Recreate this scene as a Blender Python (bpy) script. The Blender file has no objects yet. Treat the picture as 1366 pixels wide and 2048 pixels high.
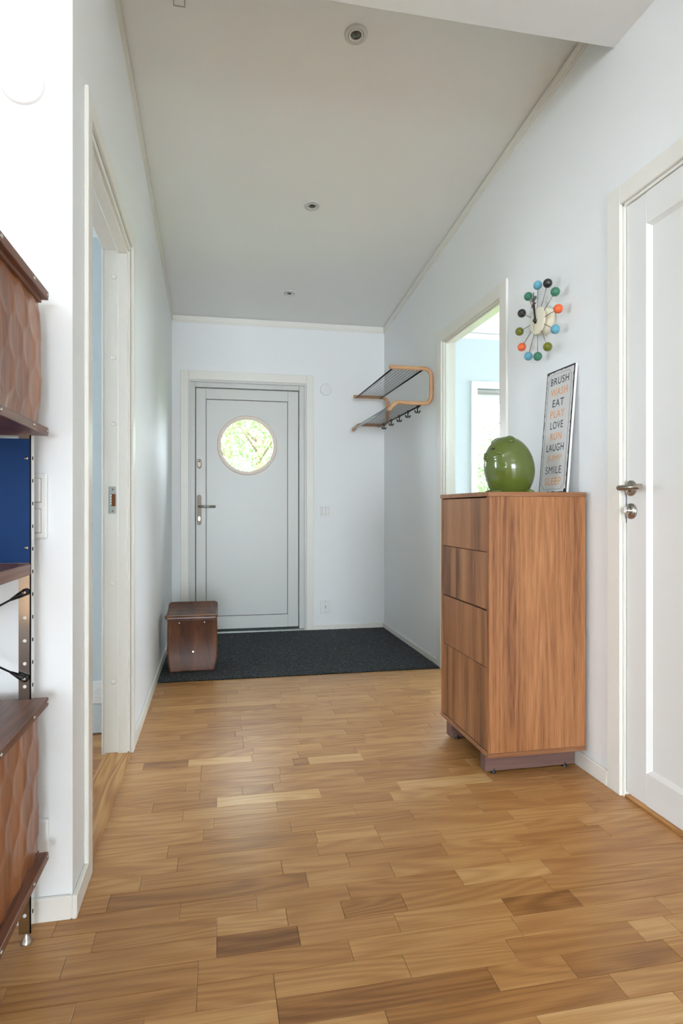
import bpy, bmesh, math, random
from mathutils import Vector, Matrix
R = random.Random(7)
PI = math.pi
SC = bpy.context.scene
C = SC.collection

# ------------------------------------------------------------------ camera
cam_d = bpy.data.cameras.new('camera'); cam = bpy.data.objects.new('camera', cam_d); C.objects.link(cam)
cam.location = (0, 0, 1.0); cam.rotation_euler = (PI/2, 0, -0.1869)
cam_d.sensor_fit = 'VERTICAL'; cam_d.sensor_height = 36.0; cam_d.sensor_width = 24.0
cam_d.lens = 1165.08/2048*36
cam_d.shift_x = 29.54/2048; cam_d.shift_y = -4.03/2048
cam_d.clip_start = 0.02; cam_d.clip_end = 200
SC.camera = cam

# ------------------------------------------------------------------ world, sun, window daylight, exposure
SC.view_settings.view_transform = 'Standard'; SC.view_settings.look = 'None'
SC.view_settings.gamma = 1.0; SC.view_settings.use_curve_mapping = False
SC.view_settings.exposure = 0.54
W = bpy.data.worlds.new('sky'); SC.world = W; W.use_nodes = True
bg = W.node_tree.nodes['Background']
bg.inputs['Color'].default_value = (0.79, 0.90, 1.0, 1); bg.inputs['Strength'].default_value = 14.0

def sun(name, rot, strength, color, angle):
    l = bpy.data.lights.new(name, 'SUN'); l.energy = strength; l.color = color; l.angle = angle
    o = bpy.data.objects.new(name, l); C.objects.link(o); o.rotation_euler = rot; return o
sun('sun', (math.radians(52), 0, math.radians(-56)), 4.0, (1, .95, .89), .02)

def area(name, loc, direction, sx, sy, power, color):
    l = bpy.data.lights.new(name, 'AREA'); l.shape = 'RECTANGLE'; l.size = sx; l.size_y = sy
    l.energy = power; l.color = color
    o = bpy.data.objects.new(name, l); C.objects.link(o); o.location = loc
    o.rotation_euler = Vector(direction).to_track_quat('-Z', 'Z' if abs(direction[2]) < .9 else 'Y').to_euler()
    return o
# bright sky standing in the wide window behind the camera
area('daylight_back_window', (-.1, -8.48, 1.25), (0, 1, .12), 2.4, 2.2, 85, (.89, .95, 1.0))
# sampling portals in the glazed openings: they only help the sky light find its way in
def portal(name, loc, direction, sx, sy):
    o = area(name, loc, direction, sx, sy, 1, (1, 1, 1)); o.data.cycles.is_portal = True
portal('portal_back_window', (-.55, -8.47, 1.385), (0, 1, 0), 3.3, 2.53)
portal('portal_side_window', (-3.58, -3.15, 1.475), (1, 0, 0), 1.3, 1.95)
portal('portal_left_room_window', (-3.45, 2.175, 1.4), (1, 0, 0), .75, 1.3)
portal('portal_right_room_window', (4.48, 4.01, 1.5), (-1, 0, 0), 1.22, 1.8)
portal('portal_right_room_far_window', (2.745, 4.84, 1.31), (0, -1, 0), 1.01, 1.515)
portal('portal_porthole', (.247, 4.79, 1.528), (0, -1, 0), .43, .43)

# ------------------------------------------------------------------ constants of the place
XL, XR, YF, YN = -.348, 1.397, 4.765, 1.524
SL = .1033
def zc(y): return 2.549 + SL*(YF - y)

# ------------------------------------------------------------------ mesh helpers
class MB:
    def __init__(s): s.v = []; s.f = []; s.smooth = []
    def add(s, vs, fs, smooth=False):
        b = len(s.v); s.v += [tuple(v) for v in vs]
        for f in fs: s.f.append([b+i for i in f]); s.smooth.append(smooth)
        return s
    def box(s, x0, x1, y0, y1, z0, z1, bev=0.0, seg=1):
        x0, x1 = min(x0, x1), max(x0, x1); y0, y1 = min(y0, y1), max(y0, y1); z0, z1 = min(z0, z1), max(z0, z1)
        bm = bmesh.new(); bmesh.ops.create_cube(bm, size=1)
        for v in bm.verts:
            v.co = ((x0+x1)/2+v.co.x*(x1-x0), (y0+y1)/2+v.co.y*(y1-y0), (z0+z1)/2+v.co.z*(z1-z0))
        if bev > 0:
            bmesh.ops.bevel(bm, geom=bm.edges[:]+bm.verts[:], offset=min(bev, .45*min(x1-x0, y1-y0, z1-z0)), segments=seg, affect='EDGES', profile=.5)
        bm.verts.index_update()
        s.add([v.co[:] for v in bm.verts], [[v.index for v in f.verts] for f in bm.faces]); bm.free(); return s
    def prism(s, poly, axis, a0, a1, smooth=False):
        # poly of 2D points; axis 0/1/2 extrusion between a0,a1 ; 2D order is the two other axes in xyz order
        def mk(p, a):
            q = list(p); q.insert(axis, a); return q
        n = len(poly); vs = [mk(p, a0) for p in poly]+[mk(p, a1) for p in poly]
        s.add(vs, [list(range(n))[::-1], list(range(n, 2*n))])
        b = len(s.v)-2*n
        for i in range(n):
            j = (i+1) % n; s.f.append([b+i, b+j, b+n+j, b+n+i]); s.smooth.append(smooth)
        return s
    def tube(s, path, r, n=10, cap=True, ry=None, up=None):
        # round (or elliptic: ry along 'up') section swept along a path
        P = [Vector(p) for p in path]; vs = []; fs = []
        prevu = None
        for i, p in enumerate(P):
            t = (P[min(i+1, len(P)-1)]-P[max(i-1, 0)]).normalized()
            if up is not None: u = Vector(up); u = (u-t*u.dot(t)).normalized()
            elif prevu is None:
                u = Vector((0, 0, 1)) if abs(t.z) < .9 else Vector((1, 0, 0)); u = (u-t*u.dot(t)).normalized()
            else: u = (prevu-t*prevu.dot(t)).normalized()
            prevu = u; w = t.cross(u)
            rr = r[i] if isinstance(r, (list, tuple)) else r
            for k in range(n):
                a = 2*PI*k/n
                vs.append(p+u*math.cos(a)*(ry if ry else rr)+w*math.sin(a)*rr)
        for i in range(len(P)-1):
            for k in range(n):
                k2 = (k+1) % n; fs.append([i*n+k, i*n+k2, (i+1)*n+k2, (i+1)*n+k])
        s.add(vs, fs, True)
        if cap:
            b = len(s.v)-len(vs)
            s.f.append([b+k for k in range(n)][::-1]); s.smooth.append(False)
            s.f.append([b+(len(P)-1)*n+k for k in range(n)]); s.smooth.append(False)
        return s
    def lathe(s, prof, c, axis=(0, 0, 1), n=32, smooth=True):
        # prof: (radius, height along axis)
        A = Vector(axis).normalized(); u = A.orthogonal().normalized(); w = A.cross(u); c = Vector(c)
        vs = []; fs = []
        for (r, h) in prof:
            for k in range(n):
                a = 2*PI*k/n; vs.append(c+A*h+(u*math.cos(a)+w*math.sin(a))*max(r, 1e-5))
        for i in range(len(prof)-1):
            for k in range(n):
                k2 = (k+1) % n; fs.append([i*n+k, i*n+k2, (i+1)*n+k2, (i+1)*n+k])
        return s.add(vs, fs, smooth)
    def ball(s, c, r, nu=18, nv=12, sc=(1, 1, 1)):
        vs = []; fs = []
        for i in range(nv+1):
            th = PI*i/nv
            for k in range(nu):
                a = 2*PI*k/nu
                vs.append((c[0]+sc[0]*r*math.sin(th)*math.cos(a), c[1]+sc[1]*r*math.sin(th)*math.sin(a), c[2]+sc[2]*r*math.cos(th)))
        for i in range(nv):
            for k in range(nu):
                k2 = (k+1) % nu; fs.append([i*nu+k, i*nu+k2, (i+1)*nu+k2, (i+1)*nu+k])
        return s.add(vs, fs, True)
    def sheet(s, nu, nv, fn, thick=None, normal=None, smooth=True):
        # grid surface fn(i/nu, j/nv) -> point ; thick gives a second layer offset along normal(u,v)
        vs = []; fs = []
        for j in range(nv+1):
            for i in range(nu+1): vs.append(Vector(fn(i/nu, j/nv)))
        m = nu+1
        for j in range(nv):
            for i in range(nu): fs.append([j*m+i, j*m+i+1, (j+1)*m+i+1, (j+1)*m+i])
        if thick:
            N = len(vs); back = []
            for j in range(nv+1):
                for i in range(nu+1):
                    nn = Vector(normal(i/nu, j/nv)) if callable(normal) else Vector(normal)
                    back.append(vs[j*m+i]-nn*thick)
            vs = vs+back
            fs += [[N+i for i in f][::-1] for f in fs[:]]
            edge = [i for i in range(m)]+[j*m+nu for j in range(1, nv+1)]+[nv*m+i for i in range(nu-1, -1, -1)]+[j*m for j in range(nv-1, 0, -1)]
            s.add(vs, fs, smooth); b = len(s.v)-len(vs)
            for a in range(len(edge)):
                c2 = edge[(a+1) % len(edge)]; s.f.append([b+edge[a], b+N+edge[a], b+N+c2, b+c2]); s.smooth.append(False)
            return s
        return s.add(vs, fs, smooth)

def rootloc(p):
    l = Vector((0, 0, 0))
    while p is not None: l += p.location; p = p.parent
    return l

def obj(name, mb, mat, parent=None, label=None, local=False):
    me = bpy.data.meshes.new(name)
    off = Vector((0, 0, 0)) if local else rootloc(parent)
    me.from_pydata([tuple(Vector(v)-off) for v in mb.v], [], mb.f)
    me.polygons.foreach_set('use_smooth', mb.smooth)
    bm = bmesh.new(); bm.from_mesh(me); bmesh.ops.recalc_face_normals(bm, faces=bm.faces[:]); bm.to_mesh(me); bm.free()
    me.materials.append(mat); me.update()
    o = bpy.data.objects.new(name, me); C.objects.link(o)
    if parent is not None: o.parent = parent
    if label: o['label'] = label
    return o
def tag(o, label, cat, group=None, kind=None):
    if label: o['label'] = label
    if cat: o['category'] = cat
    if group: o['group'] = group
    if kind: o['kind'] = kind
    return o
def thing(name, label, cat, loc=(0, 0, 0), rot=(0, 0, 0), group=None, kind=None):
    o = bpy.data.objects.new(name, None); C.objects.link(o); o.location = loc; o.rotation_euler = rot
    o.empty_display_size = .05
    return tag(o, label, cat, group, kind)
def struct(name, mb, mat, label, cat):
    return tag(obj(name, mb, mat), label, cat, None, 'structure')

# ------------------------------------------------------------------ materials
def srgb(r, g, b):
    f = lambda c: (c/255/12.92 if c/255 <= .04045 else ((c/255+.055)/1.055)**2.4)
    return (f(r), f(g), f(b), 1)
def newmat(name):
    m = bpy.data.materials.new(name); m.use_nodes = True
    return m, m.node_tree.nodes, m.node_tree.links, m.node_tree.nodes['Principled BSDF']
def plain(name, col, rough=.5, metal=0.0, bump=0.0, bscale=200, var=0.0, coat=0.0, spec=.5):
    m, N, L, B = newmat(name)
    B.inputs['Roughness'].default_value = rough; B.inputs['Metallic'].default_value = metal
    B.inputs['Coat Weight'].default_value = coat; B.inputs['Coat Roughness'].default_value = .05
    B.inputs['Specular IOR Level'].default_value = spec
    B.inputs['Base Color'].default_value = col
    n = N.new('ShaderNodeTexNoise'); n.inputs['Scale'].default_value = bscale; n.inputs['Detail'].default_value = 3
    tc = N.new('ShaderNodeTexCoord'); L.new(tc.outputs['Object'], n.inputs['Vector'])
    if bump > 0:
        b = N.new('ShaderNodeBump'); b.inputs['Strength'].default_value = bump; b.inputs['Distance'].default_value = .002
        L.new(n.outputs['Fac'], b.inputs['Height']); L.new(b.outputs['Normal'], B.inputs['Normal'])
    if var > 0:
        x = N.new('ShaderNodeMix'); x.data_type = 'RGBA'
        n2 = N.new('ShaderNodeTexNoise'); n2.inputs['Scale'].default_value = bscale/6; n2.inputs['Detail'].default_value = 4
        L.new(tc.outputs['Object'], n2.inputs['Vector'])
        x.inputs[6].default_value = tuple(c*(1-var) for c in col[:3])+(1,); x.inputs[7].default_value = tuple(min(1, c*(1+var)) for c in col[:3])+(1,)
        L.new(n2.outputs['Fac'], x.inputs[0]); L.new(x.outputs[2], B.inputs['Base Color'])
    return m

def math_node(N, L, op, a, b=None, clamp=False):
    n = N.new('ShaderNodeMath'); n.operation = op; n.use_clamp = clamp
    for i, x in enumerate((a, b)):
        if x is None: continue
        if isinstance(x, (int, float)): n.inputs[i].default_value = x
        else: L.new(x, n.inputs[i])
    return n.outputs[0]

def wood(name, axis, cols, rough=.45, tone='none', freq=1.0, seed=0.0, amp=(.5, .35, .25), coat=0.0, knots=0.0, bump=.12, wscale=1.0, along=1.0):
    """cols: list of (pos, sRGB) ramp; grain runs along axis; tone: 'none' | 'object' (object colour r) | 'island'"""
    m, N, L, B = newmat(name)
    tc = N.new('ShaderNodeTexCoord'); vec = tc.outputs['Object']
    t = 0.0
    if tone in ('object', 'island'):
        geo = N.new('ShaderNodeNewGeometry'); vec = geo.outputs['Position']
        if tone == 'object':
            oi = N.new('ShaderNodeObjectInfo'); sp = N.new('ShaderNodeSeparateColor'); L.new(oi.outputs['Color'], sp.inputs[0])
            t = sp.outputs[0]; r1 = sp.outputs[1]; r2 = sp.outputs[2]
        else:
            t0 = geo.outputs['Random Per Island']; t = math_node(N, L, 'ADD', math_node(N, L, 'MULTIPLY', t0, .34), .33)
            r1 = t0; r2 = math_node(N, L, 'FRACT', math_node(N, L, 'MULTIPLY', t0, 17.3))
        cb = N.new('ShaderNodeCombineXYZ'); L.new(math_node(N, L, 'MULTIPLY', r1, 31.0), cb.inputs[0])
        L.new(math_node(N, L, 'MULTIPLY', r2, 17.0), cb.inputs[1]); L.new(math_node(N, L, 'MULTIPLY', r1, 7.0), cb.inputs[2])
        ad = N.new('ShaderNodeVectorMath'); ad.operation = 'ADD'; L.new(vec, ad.inputs[0]); L.new(cb.outputs[0], ad.inputs[1]); vec = ad.outputs[0]
    def mapped(along, across):
        mp = N.new('ShaderNodeMapping'); sc = [across*freq]*3; sc[axis] = along*freq
        mp.inputs['Scale'].default_value = sc; mp.inputs['Location'].default_value = (seed, seed*1.7, seed*.6)
        L.new(vec, mp.inputs['Vector']); return mp.outputs['Vector']
    def noise(v, detail=3, dist=0.0):
        n = N.new('ShaderNodeTexNoise'); n.inputs['Scale'].default_value = 1; n.inputs['Detail'].default_value = detail
        n.inputs['Distortion'].default_value = dist; L.new(v, n.inputs['Vector']); return n.outputs['Fac']
    big = noise(mapped(.9*along, 11), 3, .6*along)
    rings_src = noise(mapped(1.1*wscale*along, 9*wscale), 1, .2*along)
    rings = math_node(N, L, 'SINE', math_node(N, L, 'MULTIPLY', rings_src, 75.0))
    fine = noise(mapped(7, 230), 3)
    v = math_node(N, L, 'MULTIPLY', math_node(N, L, 'SUBTRACT', big, .5), amp[0]*2)
    v = math_node(N, L, 'ADD', v, math_node(N, L, 'MULTIPLY', rings, amp[1]*.25))
    v = math_node(N, L, 'ADD', v, math_node(N, L, 'MULTIPLY', math_node(N, L, 'SUBTRACT', fine, .5), amp[2]*2))
    v = math_node(N, L, 'ADD', v, t if tone != 'none' else .5)
    rp = N.new('ShaderNodeValToRGB'); el = rp.color_ramp.elements
    while len(el) > 1: el.remove(el[-1])
    el[0].position = cols[0][0]; el[0].color = srgb(*cols[0][1])
    for p, c in cols[1:]:
        e = el.new(p); e.color = srgb(*c)
    L.new(v, rp.inputs[0]); out = rp.outputs[0]
    if knots > 0:
        vo = N.new('ShaderNodeTexVoronoi'); vo.inputs['Scale'].default_value = 1; L.new(mapped(2.0, 5.5), vo.inputs['Vector'])
        sc2 = N.new('ShaderNodeSeparateColor'); L.new(vo.outputs['Color'], sc2.inputs[0])
        gate = math_node(N, L, 'GREATER_THAN', sc2.outputs[0], 1-knots)
        mr = N.new('ShaderNodeMapRange'); mr.inputs['From Min'].default_value = .02; mr.inputs['From Max'].default_value = .14
        mr.inputs['To Min'].default_value = .8; mr.inputs['To Max'].default_value = 0; L.new(vo.outputs['Distance'], mr.inputs['Value'])
        k = math_node(N, L, 'MULTIPLY', gate, mr.outputs[0], True)
        mx = N.new('ShaderNodeMix'); mx.data_type = 'RGBA'; L.new(k, mx.inputs[0]); L.new(out, mx.inputs[6]); mx.inputs[7].default_value = srgb(70, 44, 30)
        out = mx.outputs[2]
    L.new(out, B.inputs['Base Color'])
    B.inputs['Roughness'].default_value = rough; B.inputs['Coat Weight'].default_value = coat; B.inputs['Coat Roughness'].default_value = .25
    if bump:
        b = N.new('ShaderNodeBump'); b.inputs['Strength'].default_value = bump; b.inputs['Distance'].default_value = .001
        L.new(fine, b.inputs['Height']); L.new(b.outputs['Normal'], B.inputs['Normal'])
    return m

M = {}
M['wall'] = plain('wall_paint', srgb(243, 245, 245), .55, bump=.04, bscale=350)
M['room_wall'] = plain('room_wall_blue_light_tint', srgb(206, 216, 219), .6, bump=.04, bscale=350)  # bluish light of the side rooms put into the wall colour, darkened too
M['ceil'] = plain('ceiling_board', srgb(245, 246, 243), .8, bump=.05, bscale=300)
M['trim'] = plain('trim_paint', srgb(240, 238, 230), .32, bump=.02, bscale=60)
M['white_door'] = plain('door_paint', srgb(236, 236, 233), .3, bump=.02, bscale=60)
M['pvc'] = plain('entry_door_lacquer', srgb(214, 215, 211), .35)
M['seal'] = plain('rubber_seal', srgb(60, 62, 62), .7)
M['ring'] = plain('window_ring', srgb(242, 226, 214), .4)
M['plastic'] = plain('white_plastic', srgb(240, 240, 238), .3)
M['grey_plastic'] = plain('grey_plastic', srgb(176, 175, 170), .5)
M['chrome'] = plain('polished_chrome', srgb(200, 198, 194), .12, 1.0)
M['steel'] = plain('brushed_steel', srgb(168, 162, 154), .28, 1.0, bump=.05, bscale=400)
M['zinc'] = plain('zinc_plate', srgb(176, 182, 178), .35, 1.0)
M['bronze'] = plain('warm_metal_plate', srgb(150, 138, 128), .55, .55)
M['brass'] = plain('brass', srgb(230, 215, 150), .25, 1.0)
M['hole'] = plain('dark_hole', srgb(28, 24, 22), .8)
M['black_metal'] = plain('black_metal', srgb(30, 30, 32), .4, .3)
M['black'] = plain('black_plastic', srgb(22, 22, 24), .4)
M['grey_rod'] = plain('grey_rod', srgb(170, 178, 180), .3, .6)
M['blue'] = plain('blue_panel', srgb(16, 54, 104), .6, bump=.03, bscale=90, var=.06, spec=.2)
M['cream'] = plain('cream_enamel', srgb(236, 229, 206), .35)
M['white_tin'] = plain('white_board_edge', srgb(240, 240, 238), .4)
M['mat'] = None
OAK = [(0.0, (88, 54, 30)), (.22, (132, 88, 48)), (.42, (172, 122, 70)), (.58, (192, 143, 87)), (.78, (214, 170, 112)), (1.0, (232, 198, 144))]
M['oak'] = wood('oak_strip', 0, OAK, .30, 'object', amp=(.16, .26, .16), knots=.14, bump=.08)
M['oak_field'] = wood('oak_field', 0, OAK, .30, 'island', amp=(.16, .26, .16), knots=.14, bump=.08)
M['oak_sill'] = wood('oak_threshold', 1, OAK, .42, 'none', amp=(.2, .5, .16), freq=1.2, seed=2.1)
WAL = [(0.0, (62, 34, 20)), (.25, (112, 66, 40)), (.45, (156, 104, 64)), (.62, (176, 120, 76)), (.82, (194, 140, 92)), (1.0, (208, 156, 106))]
M['walnut_side'] = wood('walnut_veneer_side', 2, WAL, .42, amp=(.34, .30, .34), freq=1.25, seed=3.7, knots=.08, wscale=.8, along=.36)
WDR = [(0.0, (70, 44, 30)), (.25, (108, 72, 48)), (.45, (146, 98, 64)), (.62, (164, 114, 76)), (.82, (180, 130, 88)), (1.0, (190, 142, 100))]
for i in range(4):
    M['walnut_drawer%d' % i] = wood('walnut_veneer_drawer', 2, WDR, .42, amp=(.7, .12, .3), freq=1.1, seed=1.3+5.1*i, along=.25)
M['walnut_h'] = wood('walnut_edge', 0, WDR, .42, amp=(.25, .2, .25), seed=8.2)
M['walnut_y'] = wood('walnut_shelf', 1, [(0, (52, 30, 22)), (.4, (104, 64, 46)), (.6, (126, 82, 60)), (1, (150, 104, 78))], .38, amp=(.3, .3, .3), seed=4.4)
M['plinth'] = wood('plinth_wood', 0, [(0, (92, 66, 60)), (.5, (120, 90, 82)), (1, (140, 108, 98))], .55, amp=(.3, .1, .3), seed=5)
M['walnut_panel'] = wood('dimpled_walnut', 2, [(0, (62, 32, 18)), (.3, (112, 62, 34)), (.55, (154, 94, 54)), (1, (186, 126, 80))], .34, amp=(.5, .2, .16), freq=1.3, seed=6.3, coat=.15)
M['stool'] = wood('stool_walnut', 2, [(0, (40, 20, 13)), (.35, (76, 43, 28)), (.6, (106, 65, 43)), (1, (140, 92, 66))], .48, amp=(.5, .2, .16), freq=1.3, seed=9.1)
M['stool_seat'] = wood('stool_seat_walnut', 1, [(0, (40, 20, 13)), (.35, (76, 43, 28)), (.6, (106, 65, 43)), (1, (140, 92, 66))], .32, amp=(.5, .2, .16), freq=1.3, seed=1.9)
M['stool_edge'] = plain('plywood_edge', srgb(206, 164, 130), .5)
M['beech'] = wood('bent_beech', 1, [(0, (172, 122, 84)), (.5, (206, 158, 116)), (1, (226, 182, 142))], .4, amp=(.2, .1, .2), seed=3.3)

def carpet():
    m, N, L, B = newmat('charcoal_carpet')
    tc = N.new('ShaderNodeTexCoord'); n = N.new('ShaderNodeTexNoise'); n.inputs['Scale'].default_value = 190; n.inputs['Detail'].default_value = 3
    L.new(tc.outputs['Object'], n.inputs['Vector'])
    n2 = N.new('ShaderNodeTexNoise'); n2.inputs['Scale'].default_value = 75; L.new(tc.outputs['Object'], n2.inputs['Vector'])
    s = math_node(N, L, 'ADD', math_node(N, L, 'MULTIPLY', n.outputs['Fac'], .6), math_node(N, L, 'MULTIPLY', n2.outputs['Fac'], .4))
    rp = N.new('ShaderNodeValToRGB'); e = rp.color_ramp.elements; e[0].position = .38; e[0].color = srgb(22, 25, 29); e[1].position = .68; e[1].color = srgb(112, 116, 120)
    k = e.new(.52); k.color = srgb(50, 54, 59)
    L.new(s, rp.inputs[0]); L.new(rp.outputs[0], B.inputs['Base Color']); B.inputs['Roughness'].default_value = .95
    b = N.new('ShaderNodeBump'); b.inputs['Strength'].default_value = .8; b.inputs['Distance'].default_value = .006; L.new(s, b.inputs['Height']); L.new(b.outputs['Normal'], B.inputs['Normal'])
    return m
M['mat'] = carpet()
def glass(name, tint=(1, 1, 1, 1)):
    m, N, L, B = newmat(name); N.remove(B); out = N['Material Output']
    t = N.new('ShaderNodeBsdfTransparent'); t.inputs[0].default_value = tint
    g = N.new('ShaderNodeBsdfGlossy'); g.inputs['Roughness'].default_value = .02
    fr = N.new('ShaderNodeFresnel'); fr.inputs[0].default_value = 1.3
    mx = N.new('ShaderNodeMixShader'); L.new(fr.outputs[0], mx.inputs[0]); L.new(t.outputs[0], mx.inputs[1]); L.new(g.outputs[0], mx.inputs[2]); L.new(mx.outputs[0], out.inputs[0])
    return m
M['glass'] = glass('clear_glass')
def leaf_mat(name, a, b):
    m, N, L, B = newmat(name); out = N['Material Output']
    geo = N.new('ShaderNodeNewGeometry'); x = N.new('ShaderNodeMix'); x.data_type = 'RGBA'
    x.inputs[6].default_value = srgb(*a); x.inputs[7].default_value = srgb(*b); L.new(geo.outputs['Random Per Island'], x.inputs[0])
    L.new(x.outputs[2], B.inputs['Base Color']); B.inputs['Roughness'].default_value = .5
    tr = N.new('ShaderNodeBsdfTranslucent'); L.new(x.outputs[2], tr.inputs[0])
    mx = N.new('ShaderNodeMixShader'); mx.inputs[0].default_value = .45; L.new(B.outputs[0], mx.inputs[1]); L.new(tr.outputs[0], mx.inputs[2]); L.new(mx.outputs[0], out.inputs[0])
    return m
M['leaf'] = leaf_mat('birch_leaf', (80, 104, 56), (124, 142, 98))
M['leaf2'] = leaf_mat('hedge_leaf', (72, 92, 56), (116, 132, 92))
M['bark'] = plain('bark', srgb(120, 100, 84), .9, bump=.5, bscale=30, var=.3)
M['grass'] = plain('lawn', srgb(120, 150, 80), .9, bump=.6, bscale=60, var=.3)
M['green_glaze'] = plain('green_glaze', srgb(92, 108, 42), .12, bump=.015, bscale=25, var=.16, coat=.5)
for n, c in {'ball_blue': (104, 172, 194), 'ball_black': (38, 38, 40), 'ball_green': (62, 124, 100), 'ball_orange': (238, 108, 58), 'ball_olive': (112, 116, 28)}.items():
    M[n] = plain(n, srgb(*c), .38)
M['hand_grey'] = plain('hand_grey', srgb(92, 100, 98), .5)
M['hand_red'] = plain('hand_red', srgb(112, 66, 58), .5)
M['ink'] = plain('sign_dark_ink', srgb(60, 72, 82), .6)
M['orange_ink'] = plain('sign_orange_ink', srgb(240, 168, 104), .6)
M['sign_black'] = plain('sign_black_rim', srgb(34, 32, 36), .5)
M['sign_face'] = plain('sign_face', srgb(216, 214, 211), .5, var=.03, bscale=40)
M['spot_ring'] = plain('spot_ring', srgb(214, 215, 210), .5)
M['lamp_glass'] = plain('spot_reflector', srgb(104, 104, 102), .2, .9, bump=.4, bscale=260)

# ================================================================== THE SETTING
# --- floor: sub-floor slab with oak strips on it
fl = struct('floor', MB().box(-3.7, 4.6, -8.6, 5.05, -.12, -.012), plain('subfloor', srgb(120, 92, 62), .8), 'oak strip parquet floor running across the hallway', 'floor')
ROW, Y0 = .067, 1.056
FIX = {-1: [(.62, .93, .75)], 0: [(.33, .83, -.4)], 1: [(-.14, .12, .3), (.12, .58, -.6), (.76, 1.02, -.45)], 2: [(-.04, .12, -.15), (.41, .66, .2), (.66, .98, -.2), (.98, 1.08, .3)],
       3: [(-.43, -.04, -.2), (.30, .71, .1)], 4: [(-.33, .0, -.1), (.0, .19, -.75), (.72, .91, -.65)], 5: [(.0, .17, .3), (.31, .47, -.3)], 6: [(.65, .91, .5)],
       7: [(-.27, .24, -.4)], 8: [(-.2, .18, -.15)], 9: [(.49, .68, -.05), (.68, .96, .25)], 10: [(-.14, .3, -.35), (.3, .49, .15)], 11: [(-.04, .23, -.2)], 13: [(.2, .6, -.15)],
       14: [(-.21, .0, -.4), (.0, .36, .85), (.65, 1.0, .8)], 15: [(.09, .2, -.3)], 17: [(.24, .64, -.1)], 18: [(.3, .36, -.5), (.36, .58, .8)], 19: [(-.28, -.11, -.5), (-.11, .14, .6)],
       20: [(.15, .44, .25)], 23: [(.76, 1.06, -.2)], 24: [(.61, 1.05, -.3)], 25: [(-.04, .4, -.25)], 29: [(-.32, .33, .5)], 33: [(-.335, -.28, .4)], 35: [(-.335, -.02, -.3)]}
def strip(mb, x0, x1, y0, y1):
    g = .0004; b = .0007   # a whisper of a chamfer at every joint
    a = (x0+g, x1-g, y0+g, y1-g); i = (a[0]+b, a[1]-b, a[2]+b, a[3]-b)
    vs = [(a[0], a[2], -.0125), (a[1], a[2], -.0125), (a[1], a[3], -.0125), (a[0], a[3], -.0125),
          (a[0], a[2], -.0006), (a[1], a[2], -.0006), (a[1], a[3], -.0006), (a[0], a[3], -.0006),
          (i[0], i[2], 0), (i[1], i[2], 0), (i[1], i[3], 0), (i[0], i[3], 0)]
    fs = [[0, 1, 5, 4], [1, 2, 6, 5], [2, 3, 7, 6], [3, 0, 4, 7], [4, 5, 9, 8], [5, 6, 10, 9], [6, 7, 11, 10], [7, 4, 8, 11], [8, 9, 10, 11]]
    mb.add(vs, fs)
def cut_row(x0, x1, fixed):
    """list of (a, b, tone or None) filling x0..x1 around the fixed strips"""
    res = []; cur = x0
    def fill(a, b):
        while b-a > .02:
            l = R.choice((.19, .24, .29, .34, .4, .46))
            e = b if b-a-l < .13 else a+l
            res.append((a, e, None)); a = e
    for (a, b, t) in sorted(fixed):
        a = max(a, x0); b = min(b, x1)
        if a-cur > .02: fill(cur, a)
        else: a = cur
        res.append((a, b, t)); cur = b
    fill(cur, x1); return res
field = MB(); n_planks = 0
k0 = int(math.floor((-8.5-Y0)/ROW)); k1 = int(math.ceil((YF+.02-Y0)/ROW))
for k in range(k0, k1):
    ya, yb = Y0+k*ROW, Y0+(k+1)*ROW
    hall0 = XL if ya > YN else -.62
    near = -5 <= k <= 36
    if near:
        for (a, b, t) in cut_row(hall0, XR+.06 if ya < 1.9 else XR, FIX.get(k, [])):
            m = MB(); strip(m, a, b, ya, yb); p = obj('plank', m, M['oak'], fl); n_planks += 1
            tone = .53+.31*(t if t is not None else R.uniform(-.22, .24))
            p.color = (tone, R.random(), R.random(), 1)
    else:
        for (a, b, t) in cut_row(XL if ya > YN else -3.6, XR, []): strip(field, a, b, ya, yb)
    if near and ya <= YN:
        for (a, b, t) in cut_row(-3.6, hall0, []): strip(field, a, b, ya, yb)
    if ya > YN:
        if ya < 2.75:
            for (a, b, t) in cut_row(-3.5, XL-.10, []): strip(field, a, b, ya, yb)
        if ya > 2.5:
            for (a, b, t) in cut_row(XR, 4.5, []): strip(field, a, b, ya, yb)
fo = obj('plank_field', field, M['oak_field'], fl); fo['kind'] = 'stuff'

# --- walls
TH = .10
w = MB()
w.box(XL-TH, XL, YN, 1.70, 0, zc(YN)).box(XL-TH, XL, 2.50, YF, 0, zc(2.5)).box(XL-TH, XL, 1.70, 2.50, 2.07, zc(1.7))
struct('wall_left', w, M['wall'], 'white hallway wall on the side of the open doorway with strike plate', 'wall')
struct('wall_near', MB().box(-3.6, XL-TH, YN, YN+TH, 0, zc(YN)), M['wall'], 'white wall end behind the walnut storage unit', 'wall')
w = MB()
RT = .08
w.box(XR, XR+RT, -8.5, 1.005, 0, zc(-8.5)).box(XR, XR+RT, 1.815, 2.695, 0, zc(1.8)).box(XR, XR+RT, 3.465, YF, 0, zc(3.4))
w.box(XR, XR+RT, 1.005, 1.815, 2.07, zc(1.0)).box(XR, XR+RT, 2.695, 3.465, 2.065, zc(2.7))
struct('wall_right', w, M['wall'], 'long white hallway wall carrying the ball clock and coat rack', 'wall')
w = MB(); FT = .26
wx0, wx1, wz0, wz1 = 2.24, 3.25, .55, 2.065
w.box(-3.6, -.219, YF, YF+FT, -.1, 3.0).box(.729, XR+RT, YF, YF+FT, -.1, 3.0).box(-.219, .729, YF, YF+FT, 2.04, 3.0).box(-.219, .729, YF, YF+FT, -.12, -.003)
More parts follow.
